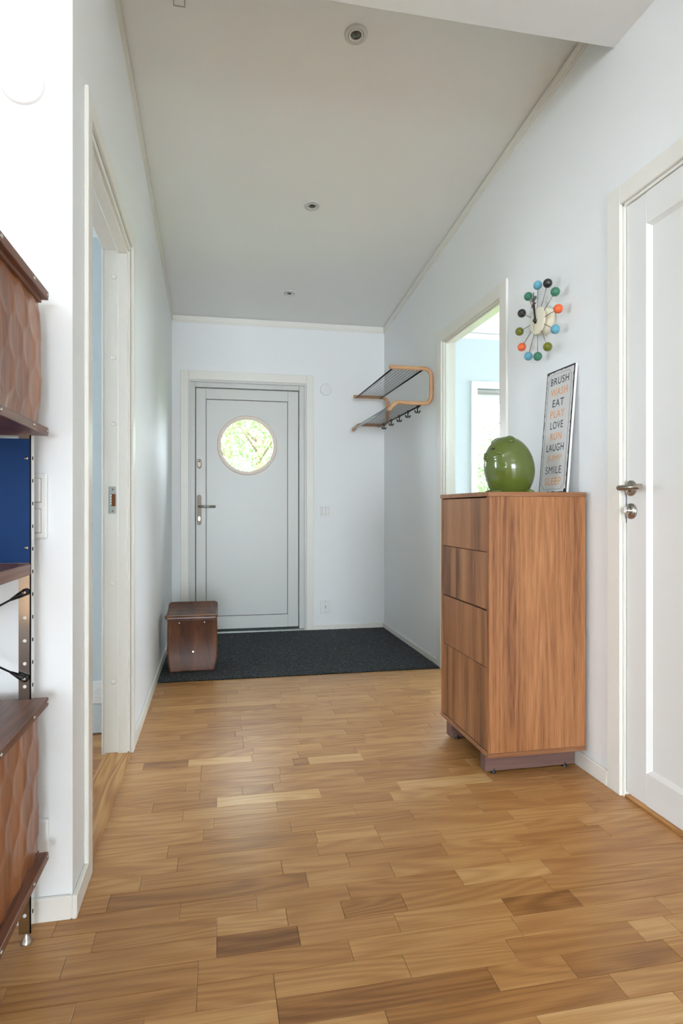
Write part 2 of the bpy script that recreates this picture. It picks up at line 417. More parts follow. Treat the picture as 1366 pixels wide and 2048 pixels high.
struct('wall_far', w, M['wall'], 'white end wall around the entry door', 'wall')
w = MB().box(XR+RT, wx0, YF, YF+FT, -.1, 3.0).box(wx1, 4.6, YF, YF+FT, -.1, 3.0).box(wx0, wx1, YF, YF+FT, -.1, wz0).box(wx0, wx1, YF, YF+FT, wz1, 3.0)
struct('wall_window', w, M['room_wall'], 'wall around the side room window, bluish light put into its colour', 'wall')
# room behind the camera
w = MB(); w.box(-3.7, -2.2, -8.6, -8.5, 0, 4.0).box(1.1, XR+RT, -8.6, -8.5, 0, 4.0).box(-2.2, 1.1, -8.6, -8.5, 0, .12).box(-2.2, 1.1, -8.6, -8.5, 2.65, 4.0)
struct('wall_back', w, M['wall'], 'white wall with a wide window behind the viewpoint', 'wall')
w = MB(); w.box(-3.7, -3.6, -8.5, -3.8, 0, 4.0).box(-3.7, -3.6, -2.5, YN+TH, 0, 3.5).box(-3.7, -3.6, -3.8, -2.5, 0, .5).box(-3.7, -3.6, -3.8, -2.5, 2.45, 3.6)
struct('wall_side', w, M['wall'], 'white outer wall with a window beside the storage unit', 'wall')
# side rooms
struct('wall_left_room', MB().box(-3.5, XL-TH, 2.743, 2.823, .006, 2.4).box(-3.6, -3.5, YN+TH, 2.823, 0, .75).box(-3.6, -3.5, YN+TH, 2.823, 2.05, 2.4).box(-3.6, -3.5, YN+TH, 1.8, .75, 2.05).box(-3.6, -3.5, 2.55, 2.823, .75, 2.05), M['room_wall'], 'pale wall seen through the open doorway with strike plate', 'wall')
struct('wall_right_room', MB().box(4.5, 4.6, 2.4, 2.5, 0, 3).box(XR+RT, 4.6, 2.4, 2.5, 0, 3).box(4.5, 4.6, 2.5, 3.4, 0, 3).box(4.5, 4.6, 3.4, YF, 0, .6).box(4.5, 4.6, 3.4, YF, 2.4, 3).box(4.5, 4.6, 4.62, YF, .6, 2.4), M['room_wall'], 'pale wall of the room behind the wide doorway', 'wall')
# --- ceilings
def slope_slab(x0, x1, y0, y1, t=.1, dz=0.0):
    vs = [(x0, y0, zc(y0)+dz), (x1, y0, zc(y0)+dz), (x1, y1, zc(y1)+dz), (x0, y1, zc(y1)+dz)]
    vs += [(x, y, z+t) for x, y, z in vs]
    return MB().add(vs, [[0, 1, 2, 3], [7, 6, 5, 4], [0, 4, 5, 1], [1, 5, 6, 2], [2, 6, 7, 3], [3, 7, 4, 0]])
struct('ceiling', slope_slab(-3.7, 4.6, -8.6, 5.05), M['ceil'], 'sloping pale grey ceiling over the hallway', 'ceiling')
struct('ceiling_left_room', MB().box(-3.6, XL-TH, YN+TH, 2.743, 2.215, 2.27), M['wall'], 'lowered ceiling in the room behind the open doorway', 'ceiling')
struct('ceiling_beam', MB().box(-3.6, XR, 1.25, 1.857, 2.654, zc(1.25)+.02), M['wall'], 'white boxed-in beam across the hallway ceiling', 'beam')

# --- ceiling mouldings
def mould(name, pts, nrm, label):
    # thin flat strip under the ceiling with a shadow gap above; pts start/end on the wall line
    (xa, ya), (xb, yb) = pts; nx, ny = nrm; t = .010; h = .042; g = .007
    m = MB()
    for (o0, o1, z0, z1) in ((0, t, -h, -g), (0, t*.5, -h-.012, -h)):
        vs = []
        for (x, y) in ((xa, ya), (xb, yb)):
            for (o, z) in ((o0, z0), (o1, z0), (o1, z1), (o0, z1)): vs.append((x+nx*o, y+ny*o, zc(y)+z))
        m.add(vs, [[0, 1, 2, 3], [7, 6, 5, 4], [0, 4, 5, 1], [1, 5, 6, 2], [2, 6, 7, 3], [3, 7, 4, 0]])
    struct(name, m, M['trim'], label, 'moulding')
mould('trim_1', ((XL, 1.857), (XL, YF)), (1, 0), 'thin white ceiling moulding on the wall with the open doorway')
mould('trim_2', ((XR, 1.857), (XR, YF)), (-1, 0), 'thin white ceiling moulding above the ball clock wall')
mould('trim_3', ((XL+.01, YF), (XR-.01, YF)), (0, -1), 'thin white ceiling moulding above the entry door')
mould('trim_4', ((XR+RT, YF), (4.5, YF)), (0, -1), 'thin ceiling moulding in the room behind the wide doorway')
# --- baseboards
BT = .0125
def bb(name, x0, x1, y0, y1, h, label):
    struct(name, MB().box(x0, x1, y0, y1, 0, h, .003, 1), M['trim'], label, 'baseboard')
bb('baseboard_left', XL, XL+BT, 2.575, YF, .058, 'white baseboard from the open doorway to the entry wall')
bb('baseboard_left_end', XL, XL+BT, YN-BT, 1.648, .058, 'short white baseboard between wall corner and door trim')
bb('baseboard_near', -3.6, XL, YN-BT, YN, .058, 'white baseboard behind the walnut storage unit')
bb('baseboard_far', .787, XR-BT, YF-BT, YF, .046, 'white baseboard below the double socket')
bb('baseboard_far_end', XL+BT, -.281, YF-BT, YF, .046, 'short white baseboard stub beside the entry door trim')
bb('baseboard_right', XR-BT, XR, 3.54, YF-BT, .046, 'white baseboard under the coat rack')
bb('baseboard_right_middle', XR-BT, XR, 1.878, 2.627, .058, 'white baseboard behind the walnut cabinet')
bb('baseboard_right_back', XR-BT, XR, -8.5, .935, .058, 'white baseboard beside the panelled door, towards the back window')
# --- door casings
def casing(name, wallx, side, y0, y1, wd, zt, label, zlow=0.0):
    """flat casing around an opening y0..y1 in a wall at wallx; side = direction it stands proud"""
    a, b = wallx, wallx+side*BT
    root = thing(name, label, 'door trim', (wallx, y0, 0), kind='structure')
    for nm, ya, yb, z0, z1 in (('side_casing', y0-wd, y0, zlow, zt), ('side_casing', y1, y1+wd, zlow, zt), ('head_casing', y0, y1, zt-wd, zt-.003)):
        obj(nm, MB().box(a, b, ya, yb, z0, z1, .0025), M['trim'], root)
    return root
casing('trim_5', XL, 1, 1.700, 2.505, .055, 2.136, 'cream white casing around the open doorway with strike plate')
casing('trim_6', XR, -1, 2.695, 3.465, .070, 2.130, 'white casing around the wide doorway beyond the cabinet')
casing('trim_7', XR, -1, 1.005, 1.810, .068, 2.136, 'white casing around the closed panelled door')
casing('trim_8', XL-TH, -1, 1.700, 2.505, .05, 2.12, 'casing on the far side of the open doorway with strike plate')
# --- linings of the two open doorways
lin = thing('door_2', 'open doorway with cream lining, strike plate and oak threshold', 'doorway', (XL-.05, 2.1, 0), kind='structure')
obj('lining', MB().box(XL-TH, XL, 1.70, 1.712, 0, 2.058).box(XL-TH, XL, 2.492, 2.505, 0, 2.058).box(XL-TH, XL, 1.70, 2.505, 2.058, 2.07), M['trim'], lin)
obj('door_stop', MB().box(-.394, -.356, 1.712, 1.726, .012, 2.044, .002).box(-.394, -.356, 2.478, 2.492, .012, 2.044, .002).box(-.394, -.356, 1.712, 2.492, 2.044, 2.058, .002), M['trim'], lin)
obj('threshold', MB().prism([(XL-TH-.004, .0002), (XL+.004, .0002), (XL-.004, .013), (XL-TH+.006, .013)], 1, 1.712, 2.492), M['oak_sill'], lin, 'oak threshold')
for zz in (.30, .70, 1.35, 1.62, 1.95):
    obj('cover_plug', MB().lathe([(.010, 0), (.010, .0015), (.006, .003), (0, .003)], (-.412, 2.492, zz), (0, -1, 0), 16), M['trim'], lin)
sp = obj('strike_plate', MB().box(-.434, -.404, 2.4895, 2.492, .985, 1.095, .004), M['zinc'], lin, 'zinc strike plate')
obj('latch_hole', MB().box(-.420, -.404, 2.4885, 2.4897, 1.015, 1.065), plain('raw_wood', srgb(120, 72, 36), .8), sp)
for zz in (.997, 1.083):
    obj('screw', MB().lathe([(.005, 0), (.004, .0015), (0, .002)], (-.416, 2.4895, zz), (0, -1, 0), 12), M['steel'], sp)
for k in range(4):
    obj('latch_tooth', MB().box(-.424, -.419, 2.4875, 2.4897, 1.022+k*.011, 1.029+k*.011), M['plastic'], sp)
lin = thing('door_3', 'wide doorway with white lining between cabinet and coat rack', 'doorway', (XR+.04, 3.1, 0), kind='structure')
obj('lining', MB().box(XR, XR+RT, 2.695, 2.707, 0, 2.053).box(XR, XR+RT, 3.453, 3.465, 0, 2.053).box(XR, XR+RT, 2.695, 3.465, 2.053, 2.065), M['trim'], lin)
obj('door_stop', MB().box(XR+.012, XR+.03, 2.707, 2.717, .012, 2.043, .002).box(XR+.012, XR+.03, 3.443, 3.453, .012, 2.043, .002).box(XR+.012, XR+.03, 2.707, 3.453, 2.043, 2.053, .002), M['trim'], lin)
obj('threshold', MB().box(XR+.002, XR+RT, 2.707, 3.453, 0, .012, .004), M['oak_sill'], lin, 'oak threshold')

# --- entry door (door_1)
ED = thing('door_1', 'white entry door with round porthole window and lever handle', 'door', (.25, YF+.03, 0), kind='structure')
ty = YF-BT
obj('side_casing', MB().box(-.281, -.219, ty, YF, 0, 2.112, .003), M['trim'], ED)
obj('side_casing', MB().box(.729, .787, ty, YF, 0, 2.112, .003), M['trim'], ED)
obj('head_casing', MB().box(-.219, .729, ty, YF, 2.042, 2.110, .003), M['trim'], ED)
fy = YF+.022
obj('frame', MB().box(-.219, -.168, fy, YF+.12, 0, 2.04, .004).box(.673, .729, fy, YF+.12, 0, 2.04, .004).box(-.168, .673, fy, YF+.12, 1.988, 2.04, .004).box(-.219, -.205, YF, fy, 0, 2.04).box(.715, .729, YF, fy, 0, 2.04).box(-.205, .715, YF, fy, 2.026, 2.04), M['pvc'], ED)
obj('sill', MB().box(-.205, .715, YF-.004, YF+.10, .004, .020, .003), M['zinc'], ED, 'aluminium door sill')
ly = YF+.032
lf = obj('leaf', MB().box(-.163, -.084, ly, ly+.06, .034, 1.983, .003).box(.580, .668, ly, ly+.06, .034, 1.983, .003).box(-.084, .580, ly, ly+.06, 1.896, 1.983, .003).box(-.084, .580, ly, ly+.06, .034, .138, .003), M['pvc'], ED)
obj('seal', MB().box(-.168, -.163, ly+.010, ly+.05, .03, 1.988).box(.668, .673, ly+.010, ly+.05, .03, 1.988).box(-.168, .673, ly+.010, ly+.05, 1.983, 1.988).box(-.168, .673, ly+.012, ly+.05, .020, .034), M['seal'], ED)
obj('bead_seal', MB().box(-.0845, -.0805, ly+.003, ly+.03, .138, 1.896).box(.5765, .5805, ly+.003, ly+.03, .138, 1.896).box(-.0805, .5765, ly+.003, ly+.03, 1.892, 1.896).box(-.0805, .5765, ly+.003, ly+.03, .138, .142), M['seal'], lf)
def holed_panel(x0, x1, z0, z1, cx, cz, r, y0, y1, n=72):
    m = MB(); vs = []; fs = []
    for y in (y0, y1):
        for k in range(n):
            a = 2*PI*k/n; vs.append((cx+r*math.cos(a), y, cz+r*math.sin(a)))
        for k in range(n):
            a = 2*PI*k/n; c, s_ = math.cos(a), math.sin(a)
            t = min(((x1-cx) if c > 0 else (x0-cx))/c if abs(c) > 1e-6 else 1e9, ((z1-cz) if s_ > 0 else (z0-cz))/s_ if abs(s_) > 1e-6 else 1e9)
            vs.append((cx+t*c, y, cz+t*s_))
    for k in range(n):
        j = (k+1) % n
        fs += [[k, j, n+j, n+k], [2*n+k, 3*n+k, 3*n+j, 2*n+j], [k, 2*n+k, 2*n+j, j]]
    m.add(vs, fs)
    # corner fillers
    for y in (y0, y1):
        for (xx, zz) in ((x0, z0), (x1, z0), (x1, z1), (x0, z1)):
            a = math.atan2(zz-cz, xx-cx) % (2*PI); k = int(a/(2*PI/n)); p = []
            for kk in (k, k+1):
                an = 2*PI*kk/n; c, s_ = math.cos(an), math.sin(an)
                t = min(((x1-cx) if c > 0 else (x0-cx))/c if abs(c) > 1e-6 else 1e9, ((z1-cz) if s_ > 0 else (z0-cz))/s_ if abs(s_) > 1e-6 else 1e9)
                p.append((cx+t*c, y, cz+t*s_))
            m.add([p[0], (xx, y, zz), p[1]], [[0, 1, 2]])
    return m
pcx, pcz = .247, 1.528
pn = obj('panel', holed_panel(-.0805, .5765, .142, 1.892, pcx, pcz, .222, ly+.006, ly+.05), M['pvc'], ED)
obj('porthole_ring', MB().lathe([(.213, .03), (.213, -.004), (.219, -.010), (.236, -.008), (.2445, .0), (.2445, .004)], (pcx, ly+.006, pcz), (0, 1, 0), 72), M['ring'], pn, 'round cream porthole ring')
obj('pane', MB().lathe([(.216, -.004), (.216, .004)], (pcx, ly+.03, pcz), (0, 1, 0), 64).lathe([(0, -.004), (.216, -.004)], (pcx, ly+.03, pcz), (0, 1, 0), 64), M['glass'], pn, 'clear round glass pane')
def pill(cx, cz, w2, z0, z1, y0, y1, n=10):
    pts = [(cx+w2*math.cos(a), z1-w2+w2*math.sin(a)) for a in [PI*i/n for i in range(n+1)]]
    pts += [(cx+w2*math.cos(a), z0+w2+w2*math.sin(a)) for a in [PI+PI*i/n for i in range(n+1)]]
    return MB().prism(pts, 1, y0, y1, False)
hp = obj('handle_plate', pill(-.137, 1, .0175, .878, 1.122, ly-.009, ly), M['bronze'], ED, 'long warm steel lock plate')
obj('lever', MB().tube([(-.137, ly-.006, 1.028), (-.137, ly-.045, 1.028), (-.128, ly-.052, 1.028), (-.008, ly-.052, 1.028)], .0095, 12), M['steel'], hp, 'steel lever handle')
obj('lever_grip', MB().tube([(-.085, ly-.052, 1.028), (-.055, ly-.052, 1.028)], .0102, 12), M['chrome'], hp)
obj('keyhole', pill(-.137, .93, .0085, .914, .947, ly-.013, ly-.008), M['brass'], hp, 'brass cylinder keyhole')
ul = obj('deadlock', pill(-.137, 1.37, .018, 1.333, 1.410, ly-.010, ly), M['bronze'], ED, 'oval deadlock plate')
obj('lock_cylinder', pill(-.137, 1.37, .011, 1.345, 1.398, ly-.014, ly-.009), M['ring'], ul)
obj('keyhole', MB().lathe([(.006, 0), (.006, .003), (0, .003)], (-.137, ly-.012, 1.388), (0, -1, 0), 12), M['hole'], ul)

# --- closed panelled door on the right (door_4)
PD = thing('door_4', 'closed white door with one recessed panel and steel lever', 'door', (XR+.02, 1.4, 0), kind='structure')
dx = XR+.006
obj('lining', MB().box(XR, XR+RT, 1.000, 1.010, 0, 2.06).box(XR, XR+RT, 1.803, 1.815, 0, 2.06).box(XR, XR+RT, 1.01, 1.803, 2.058, 2.07), M['trim'], PD)
obj('threshold', MB().box(XR+.0, XR+RT, 1.010, 1.803, .0, .010, .003), M['oak_sill'], PD, 'oak threshold')
lf = obj('leaf', MB().box(dx, dx+.04, 1.703, 1.800, .018, 2.056, .002).box(dx, dx+.04, 1.013, 1.110, .018, 2.056, .002).box(dx, dx+.04, 1.110, 1.703, 1.952, 2.056).box(dx, dx+.04, 1.110, 1.703, .018, .125), M['white_door'], PD)
def bevel_frame(x0, x1, ya, yb, za, zb, d):
    vs = [(x0, ya, za), (x0, yb, za), (x0, yb, zb), (x0, ya, zb), (x1, ya+d, za+d), (x1, yb-d, za+d), (x1, yb-d, zb-d), (x1, ya+d, zb-d)]
    return MB().add(vs, [[0, 1, 5, 4], [1, 2, 6, 5], [2, 3, 7, 6], [3, 0, 4, 7], [4, 5, 6, 7]])
obj('panel', bevel_frame(dx+.0005, dx+.013, 1.110, 1.703, .125, 1.952, .013), M['white_door'], lf)
hz = 1.075; hy = 1.775
ro = obj('rosette', MB().lathe([(.027, 0), (.027, .005), (.0245, .008), (0, .008)], (dx, hy, hz), (-1, 0, 0), 32), M['steel'], PD, 'round steel rosette')
obj('lever', MB().tube([(dx-.006, hy, hz), (dx-.042, hy, hz), (dx-.052, hy-.006, hz), (dx-.055, hy-.02, hz), (dx-.055, hy-.112, hz+.001)], .0095, 14), M['steel'], ro, 'steel lever handle')
obj('neck', MB().tube([(dx-.008, hy, hz), (dx-.03, hy, hz)], .012, 14), M['chrome'], ro)
kr = obj('key_rosette', MB().lathe([(.027, 0), (.027, .005), (.0245, .008), (0, .008)], (dx, hy, .996), (-1, 0, 0), 32), M['steel'], PD, 'round steel key rosette')
obj('turn_knob', MB().lathe([(.011, 0), (.010, .010), (.007, .014), (0, .014)], (dx-.008, hy, .998), (-1, 0, 0), 18).box(dx-.030, dx-.02, hy-.003, hy+.003, .989, 1.012, .002), M['chrome'], kr)
obj('edge_plate', MB().box(dx+.0, dx+.006, 1.7995, 1.8022, .955, 1.09), plain('lock_edge', srgb(90, 110, 150), .3, 1.0), PD, 'steel lock edge strip')

# --- windows
def window(name, axis, at, a0, a1, z0, z1, label, mulls=(), depth=.07, trim=None, into=-1):
    r = thing(name, label, 'window', ((a0+a1)/2, at, z0) if axis == 'y' else (at, (a0+a1)/2, z0), kind='structure')
    def bx(m, p0, p1, q0, q1, za, zb, bev=.004):
        if axis == 'y': m.box(p0, p1, q0, q1, za, zb, bev)
        else: m.box(q0, q1, p0, p1, za, zb, bev)
        return m
    f = .055
    fm = MB(); bx(fm, a0, a0+f, at, at+depth, z0, z1); bx(fm, a1-f, a1, at, at+depth, z0, z1); bx(fm, a0+f, a1-f, at, at+depth, z1-f, z1); bx(fm, a0+f, a1-f, at, at+depth, z0, z0+f)
    fr = obj('window_frame', fm, M['trim'], r)
    e = [a0+f]+[x for x in mulls]+[a1-f]
    for i in range(len(e)-1):
        g = MB(); bx(g, e[i], e[i+1], at+depth*.45, at+depth*.45+.006, z0+f, z1-f, 0); obj('pane', g, M['glass'], r)
    for x in mulls: obj('mullion', bx(MB(), x-.03, x+.03, at+.005, at+depth-.005, z0+f, z1-f), M['trim'], r)
    return r
wr = window('window_1', 'y', YF+.10, wx0, wx1, wz0, wz1, 'white window in the room behind the wide doorway', (2.76,))
obj('window_casing', MB().box(wx0-.057, wx0, ty, YF, wz0-.06, 2.126, .003), M['trim'], wr)
obj('window_casing', MB().box(wx1, wx1+.057, ty, YF, wz0-.06, 2.126, .003), M['trim'], wr)
obj('window_casing', MB().box(wx0, wx1, ty, YF, 2.066, 2.126, .003), M['trim'], wr)
obj('window_sill', MB().box(wx0-.05, wx1+.05, YF-.05, YF+.10, wz0-.022, wz0, .004), M['trim'], wr)
obj('recess_shade_bar', MB().box(wx0+.004, wx1-.004, YF+.01, YF+.08, 2.042, 2.062, .004), M['grey_plastic'], wr)  # grey bar painted in for the shade of the frame recess
obj('sash', MB().box(wx0+.002, wx0+.042, YF+.085, YF+.10, wz0, wz1).box(wx0+.042, 2.73, YF+.085, YF+.10, 1.95, 2.03), M['trim'], wr)
window('window_2', 'y', -8.59, -2.2, 1.1, .12, 2.65, 'wide window in the wall behind the viewpoint', (-1.1, 0.0), .06)
window('window_3', 'x', -3.69, -3.8, -2.5, .5, 2.45, 'window in the outer wall of the room behind the viewpoint', (), .06)
window('window_4', 'x', 4.53, 3.4, 4.62, .6, 2.4, 'unseen window added to light the room behind the wide doorway', (), .06)  # added out of view so sky light fills this room and the hallway
window('window_5', 'x', -3.59, 1.8, 2.55, .75, 2.05, 'small unseen window added to light the room behind the open doorway', (), .06)  # unseen opening, put in to brighten the room through its outer wall

# ================================================================== THINGS
# --- carpet mat
m = MB(); nx_, ny_ = 120, 90; x0, x1, y0, y1 = XL+BT, XR-BT, 3.483, YF-BT
def matz(u, v):
    e = min(1, min(v, 1)*ny_/1.2); return (x0+(x1-x0)*u, y0+(y1-y0)*v, .0045+.004*min(1, v*40)+R.uniform(-.0007, .0007))
m.sheet(nx_, ny_, matz)
m.add([(x0, y0, 0), (x1, y0, 0), (x1, y0, .0047), (x0, y0, .0047)], [[0, 1, 2, 3]])
m.box(x0, x1, y0, y1, .0002, .0035)
tag(obj('door_mat', m, M['mat']), 'charcoal grey carpet covering the floor before the entry door', 'mat')

# --- walnut cabinet
CX0, CX1, CY0, CY1, CZ0, CZ1 = .986, XR-BT-.0005, 2.0, 2.462, .083, 1.0675
cb = thing('walnut_cabinet', 'tall walnut veneer cabinet with four flush drawers against white wall', 'cabinet', ((CX0+CX1)/2, (CY0+CY1)/2, 0))
T = .017
obj('top', MB().box(CX0-.003, CX1, CY0-.003, CY1+.003, CZ1-T, CZ1, .0012), M['walnut_h'], cb)
obj('bottom', MB().box(CX0-.002, CX1, CY0-.002, CY1+.002, CZ0, CZ0+T, .0012), M['walnut_h'], cb)
obj('side_panel', MB().box(CX0, CX1, CY0, CY0+T, CZ0+T, CZ1-T, .0008), M['walnut_side'], cb)
obj('side_panel', MB().box(CX0, CX1, CY1-T, CY1, CZ0+T, CZ1-T, .0008), M['walnut_side'], cb)
obj('back_panel', MB().box(CX1-.006, CX1-.001, CY0+T, CY1-T, CZ0+T, CZ1-T), M['walnut_h'], cb)
dz = [CZ0+T+.003, .412, .628, .843, CZ1-T-.003]
for i in range(4):
    lo = dz[i]+(.0015 if i else 0); hi = dz[i+1]-(.0015 if i != 1 else .0045)
    obj('drawer', MB().box(CX0+.002, CX0+.020, CY0+T+.002, CY1-T-.002, lo, hi, .0006).box(CX0+.020, CX1-.03, CY0+T+.012, CY1-T-.012, lo+.02, hi-.04), M['walnut_drawer%d' % i], cb)
for y0_ in (2.058, 2.395):
    p = obj('plinth', MB().box(CX0+.016, CX1-.008, y0_, y0_+.045, .008, CZ0, .0015), M['plinth'], cb)
    for xx in (CX0+.05, CX1-.05):
        obj('foot', MB().lathe([(.011, 0), (.011, .008), (.007, .010), (.007, .016)], (xx, y0_+.006, 0), (0, 0, 1), 14), M['black'], p, 'black plastic foot')

# --- green ceramic figurine
FX, FY, FZ = 1.19, 2.225, CZ1
fg = thing('ceramic_figurine', 'glossy green egg-shaped ceramic animal money box on the cabinet', 'figurine', (FX, FY, FZ))
fh = math.radians(192)       # heading of the face in plan
FD = Vector((math.cos(fh), math.sin(fh), 0)); FSd = Vector((-FD.y, FD.x, 0))
H = .236
def body_r(t):   # radius against height 0..1
    return .101*math.sqrt(max(0, 1-((t-.43)/(.57 if t > .43 else .60))**2))*(1.0 if t > .43 else (.97+.03*t/.43))
def body_pt(t, a, extra=0.0):
    lean = .020*max(0, t-.3)
    r = body_r(t)+extra
    bump = 0.0
    d = FD*math.cos(a)+FSd*math.sin(a)
    # raised hood of the face on the upper front, with a soft rim
    da = (math.degrees(a)+180) % 360-180
    q_ = math.hypot((da-2)/62, (t-.79)/.21)
    hood = max(0.0, min(1.0, (1-q_)*9))
    return Vector((FX, FY, FZ))+d*(r+.0034*hood)+FD*lean+Vector((0, 0, t*H))
m = MB(); nv, nu = 64, 96; vs = []; fs = []
for j in range(nv+1):
    t = .015+.985*(1-math.cos(PI*j/nv))/2
    for i in range(nu): vs.append(body_pt(t, 2*PI*i/nu))
for j in range(nv):
    for i in range(nu): fs.append([j*nu+i, j*nu+(i+1) % nu, (j+1)*nu+(i+1) % nu, (j+1)*nu+i])
fs.append(list(range(nu))[::-1]); m.add(vs, fs, True)
bd = obj('body', m, M['green_glaze'], fg)
def on_body(t, a, extra=0.0): return body_pt(t, math.radians(a), extra)
def blob(center, sc, rotz, tilt, nu=24, nv=14):
    mm = MB(); mm.ball((0, 0, 0), 1, nu, nv, sc)
    Mx = Matrix.Translation(center) @ Matrix.Rotation(rotz, 4, 'Z') @ Matrix.Rotation(tilt, 4, 'Y')
    mm.v = [tuple(Mx @ Vector(v)) for v in mm.v]; return mm
obj('snout', blob(on_body(.625, -16, -.004), (.012, .020, .014), fh-.3, .1), M['green_glaze'], fg)
obj('mouth', blob(on_body(.575, -10, -.003), (.008, .020, .006), fh-.2, .1), M['green_glaze'], fg)
for s_ in (1, -1):
    obj('nostril', blob(on_body(.635, -16+9*s_, .0075), (.002, .003, .003), fh-.3, .2), M['hole'], fg)
    obj('eye', blob(on_body(.685, 3+26*s_, -.0005), (.0075, .0105, .0075), fh+.05+s_*.45, .3), M['green_glaze'], fg, 'glazed green eye bump')
    obj('ear', blob(on_body(.93, 2+62*s_, .001), (.0085, .020, .024), fh+s_*1.05, -.95), M['green_glaze'], fg)
obj('coin_slot', blob(on_body(.765, 8, .0005), (.0024, .0105, .0040), fh+.14, -.5), M['hole'], fg, 'dark coin slot')
for hd in (150, 205, 318, 20):
    q = Vector((FX, FY, FZ))+Vector((math.cos(math.radians(hd)), math.sin(math.radians(hd)), 0))*.066
    obj('foot', blob((q.x, q.y, FZ+.010), (.034, .018, .010), math.radians(hd), .12), M['green_glaze'], fg)

# --- leaning sign
SW, SH, ST = .196, .512, .012
th = math.asin((1.3935-1.352)/SH)
sg = thing('word_sign', 'tall leaning metal sign listing words in grey and orange on the cabinet', 'sign', (1.352-ST, 2.160, CZ1), (0, th, 0))
# local frame: x = out of the wall (negative is the face), y along wall, z up
obj('board', MB().box(.0015, ST, -SW/2, SW/2, 0, SH, .001), M['white_tin'], sg, 'white board edge', local=True)
def ragged(inset, jit, n=46):
    pts = []
    def side(p, q, k):
        for i in range(k):
            t = i/k; pts.append((p[0]+(q[0]-p[0])*t, p[1]+(q[1]-p[1])*t))
    w2 = SW/2-inset; a, b, c, d = (-w2, inset), (w2, inset), (w2, SH-inset), (-w2, SH-inset)
    for (p, q, k) in ((a, b, 16), (b, c, n), (c, d, 16), (d, a, n)): side(p, q, k)
    out = []
    rr = random.Random(4)
    for (y, z) in pts:
        out.append((y-math.copysign(abs(rr.gauss(0, jit)), y), z+(abs(rr.gauss(0, jit)) if z < SH/2 else -abs(rr.gauss(0, jit)))))
    return out
obj('rim', MB().box(.0005, .0016, -SW/2, SW/2, 0, SH), M['sign_black'], sg, 'chipped black rim', local=True)
obj('face', MB().prism(ragged(.0055, .0016), 0, -.0003, .0007), M['sign_face'], sg, local=True)
ch = .022; b0 = .017; w2 = SW/2-b0
oct_ = [(-w2+ch, b0), (w2-ch, b0), (w2, b0+ch), (w2, SH-b0-ch), (w2-ch, SH-b0), (-w2+ch, SH-b0), (-w2, SH-b0-ch), (-w2, b0+ch)]
m = MB()
for i in range(8):
    p, q = oct_[i], oct_[(i+1) % 8]; m.tube([(-.0004, p[0], p[1]), (-.0004, q[0], q[1])], .0006, 5)
obj('border_line', m, M['ink'], sg, 'thin grey border line', local=True)
for (yy, zz, r0) in ((-SW/2+.010, .008, .013), (SW/2-.012, SH-.006, .010), (SW/2-.030, SH-.004, .007), (-SW/2+.03, .004, .006), (SW/2-.006, .30, .004), (-SW/2+.005, .28, .005)):
    pts = [(yy+r0*R.uniform(.6, 1)*math.cos(a), max(.0006, min(SH-.0006, zz+r0*R.uniform(.5, .9)*math.sin(a)))) for a in [2*PI*i/11 for i in range(11)]]
    pts = [(max(-SW/2+.0005, min(SW/2-.0005, y)), z) for y, z in pts]
    obj('chip', MB().prism(pts, 0, -.0006, .0006), M['sign_black'], sg, local=True)
words = ['BRUSH', 'WASH', 'EAT', 'PLAY', 'LOVE', 'RUN', 'LAUGH', 'JUMP', 'SMILE', 'SLEEP']
wid = [.128, .118, .080, .100, .090, .080, .122, .104, .112, .112]
for i, wd in enumerate(words):
    cu = bpy.data.curves.new('word', 'FONT'); cu.body = wd; cu.align_x = 'CENTER'; cu.size = .05; cu.extrude = .0; cu.space_character = 1.12; cu.offset = .0 if "M" in wd else .0004
    to = bpy.data.objects.new('tmp', cu); C.objects.link(to); bpy.context.view_layer.update()
    me = bpy.data.meshes.new_from_object(to.evaluated_get(bpy.context.evaluated_depsgraph_get()))
    bpy.data.objects.remove(to)
    xs = [v.co.x for v in me.vertices]; ys = [v.co.y for v in me.vertices]
    sx = wid[i]/(max(xs)-min(xs)); sy = .0305/(max(ys)-min(ys)); mx = (max(xs)+min(xs))/2
    zc_ = SH-.047-i*.0462
    m = MB()
    fs = [list(p.vertices) for p in me.polygons]
    vs = [(-.0006, -(v.co.x-mx)*sx, (v.co.y-min(ys))*sy-.015+zc_) for v in me.vertices]
    m.add(vs, fs)
    o = obj('word', m, M['ink'] if i % 2 == 0 else M['orange_ink'], sg, ('grey' if i % 2 == 0 else 'orange')+' lettering '+wd, local=True)
    bpy.data.meshes.remove(me)

# --- ball clock
KX, KY, KZ = 1.352, 2.278, 1.808; KR = .152
ck = thing('ball_clock', 'wall clock with twelve coloured wooden balls on metal spokes', 'clock', (XR, KY, KZ))
obj('housing', MB().lathe([(.053, 0), (.056, .004), (.056, .030), (.050, .036), (0, .036)], (XR, KY, KZ), (-1, 0, 0), 48), M['cream'], ck)
obj('face', MB().lathe([(0, -.006), (.034, -.005), (.058, .0), (.0605, .003), (.052, .006), (.030, .009), (0, .010)], (KX-.001, KY, KZ), (-1, 0, 0), 56), M['cream'], ck)
obj('stem', MB().lathe([(.02, 0), (.02, .03)], (XR-.02, KY, KZ), (-1, 0, 0), 20), M['cream'], ck)
cl = ['blue', 'black', 'green', 'orange', 'blue', 'olive', 'green', 'blue', 'orange', 'olive', 'black', 'green']
for i in range(12):
    a = 2*PI*i/12; d = Vector((0, -math.sin(a), math.cos(a))); c = Vector((KX-.004, KY, KZ))
    s_ = obj('spoke', MB().tube([c+d*.045, c+d*(KR-.012)], .0016, 6), M['bronze'], ck)
    b_ = c+d*KR
    obj('ball', MB().ball(b_, .0185, 24, 16), M['ball_'+cl[i]], ck, cl[i]+' wooden ball')
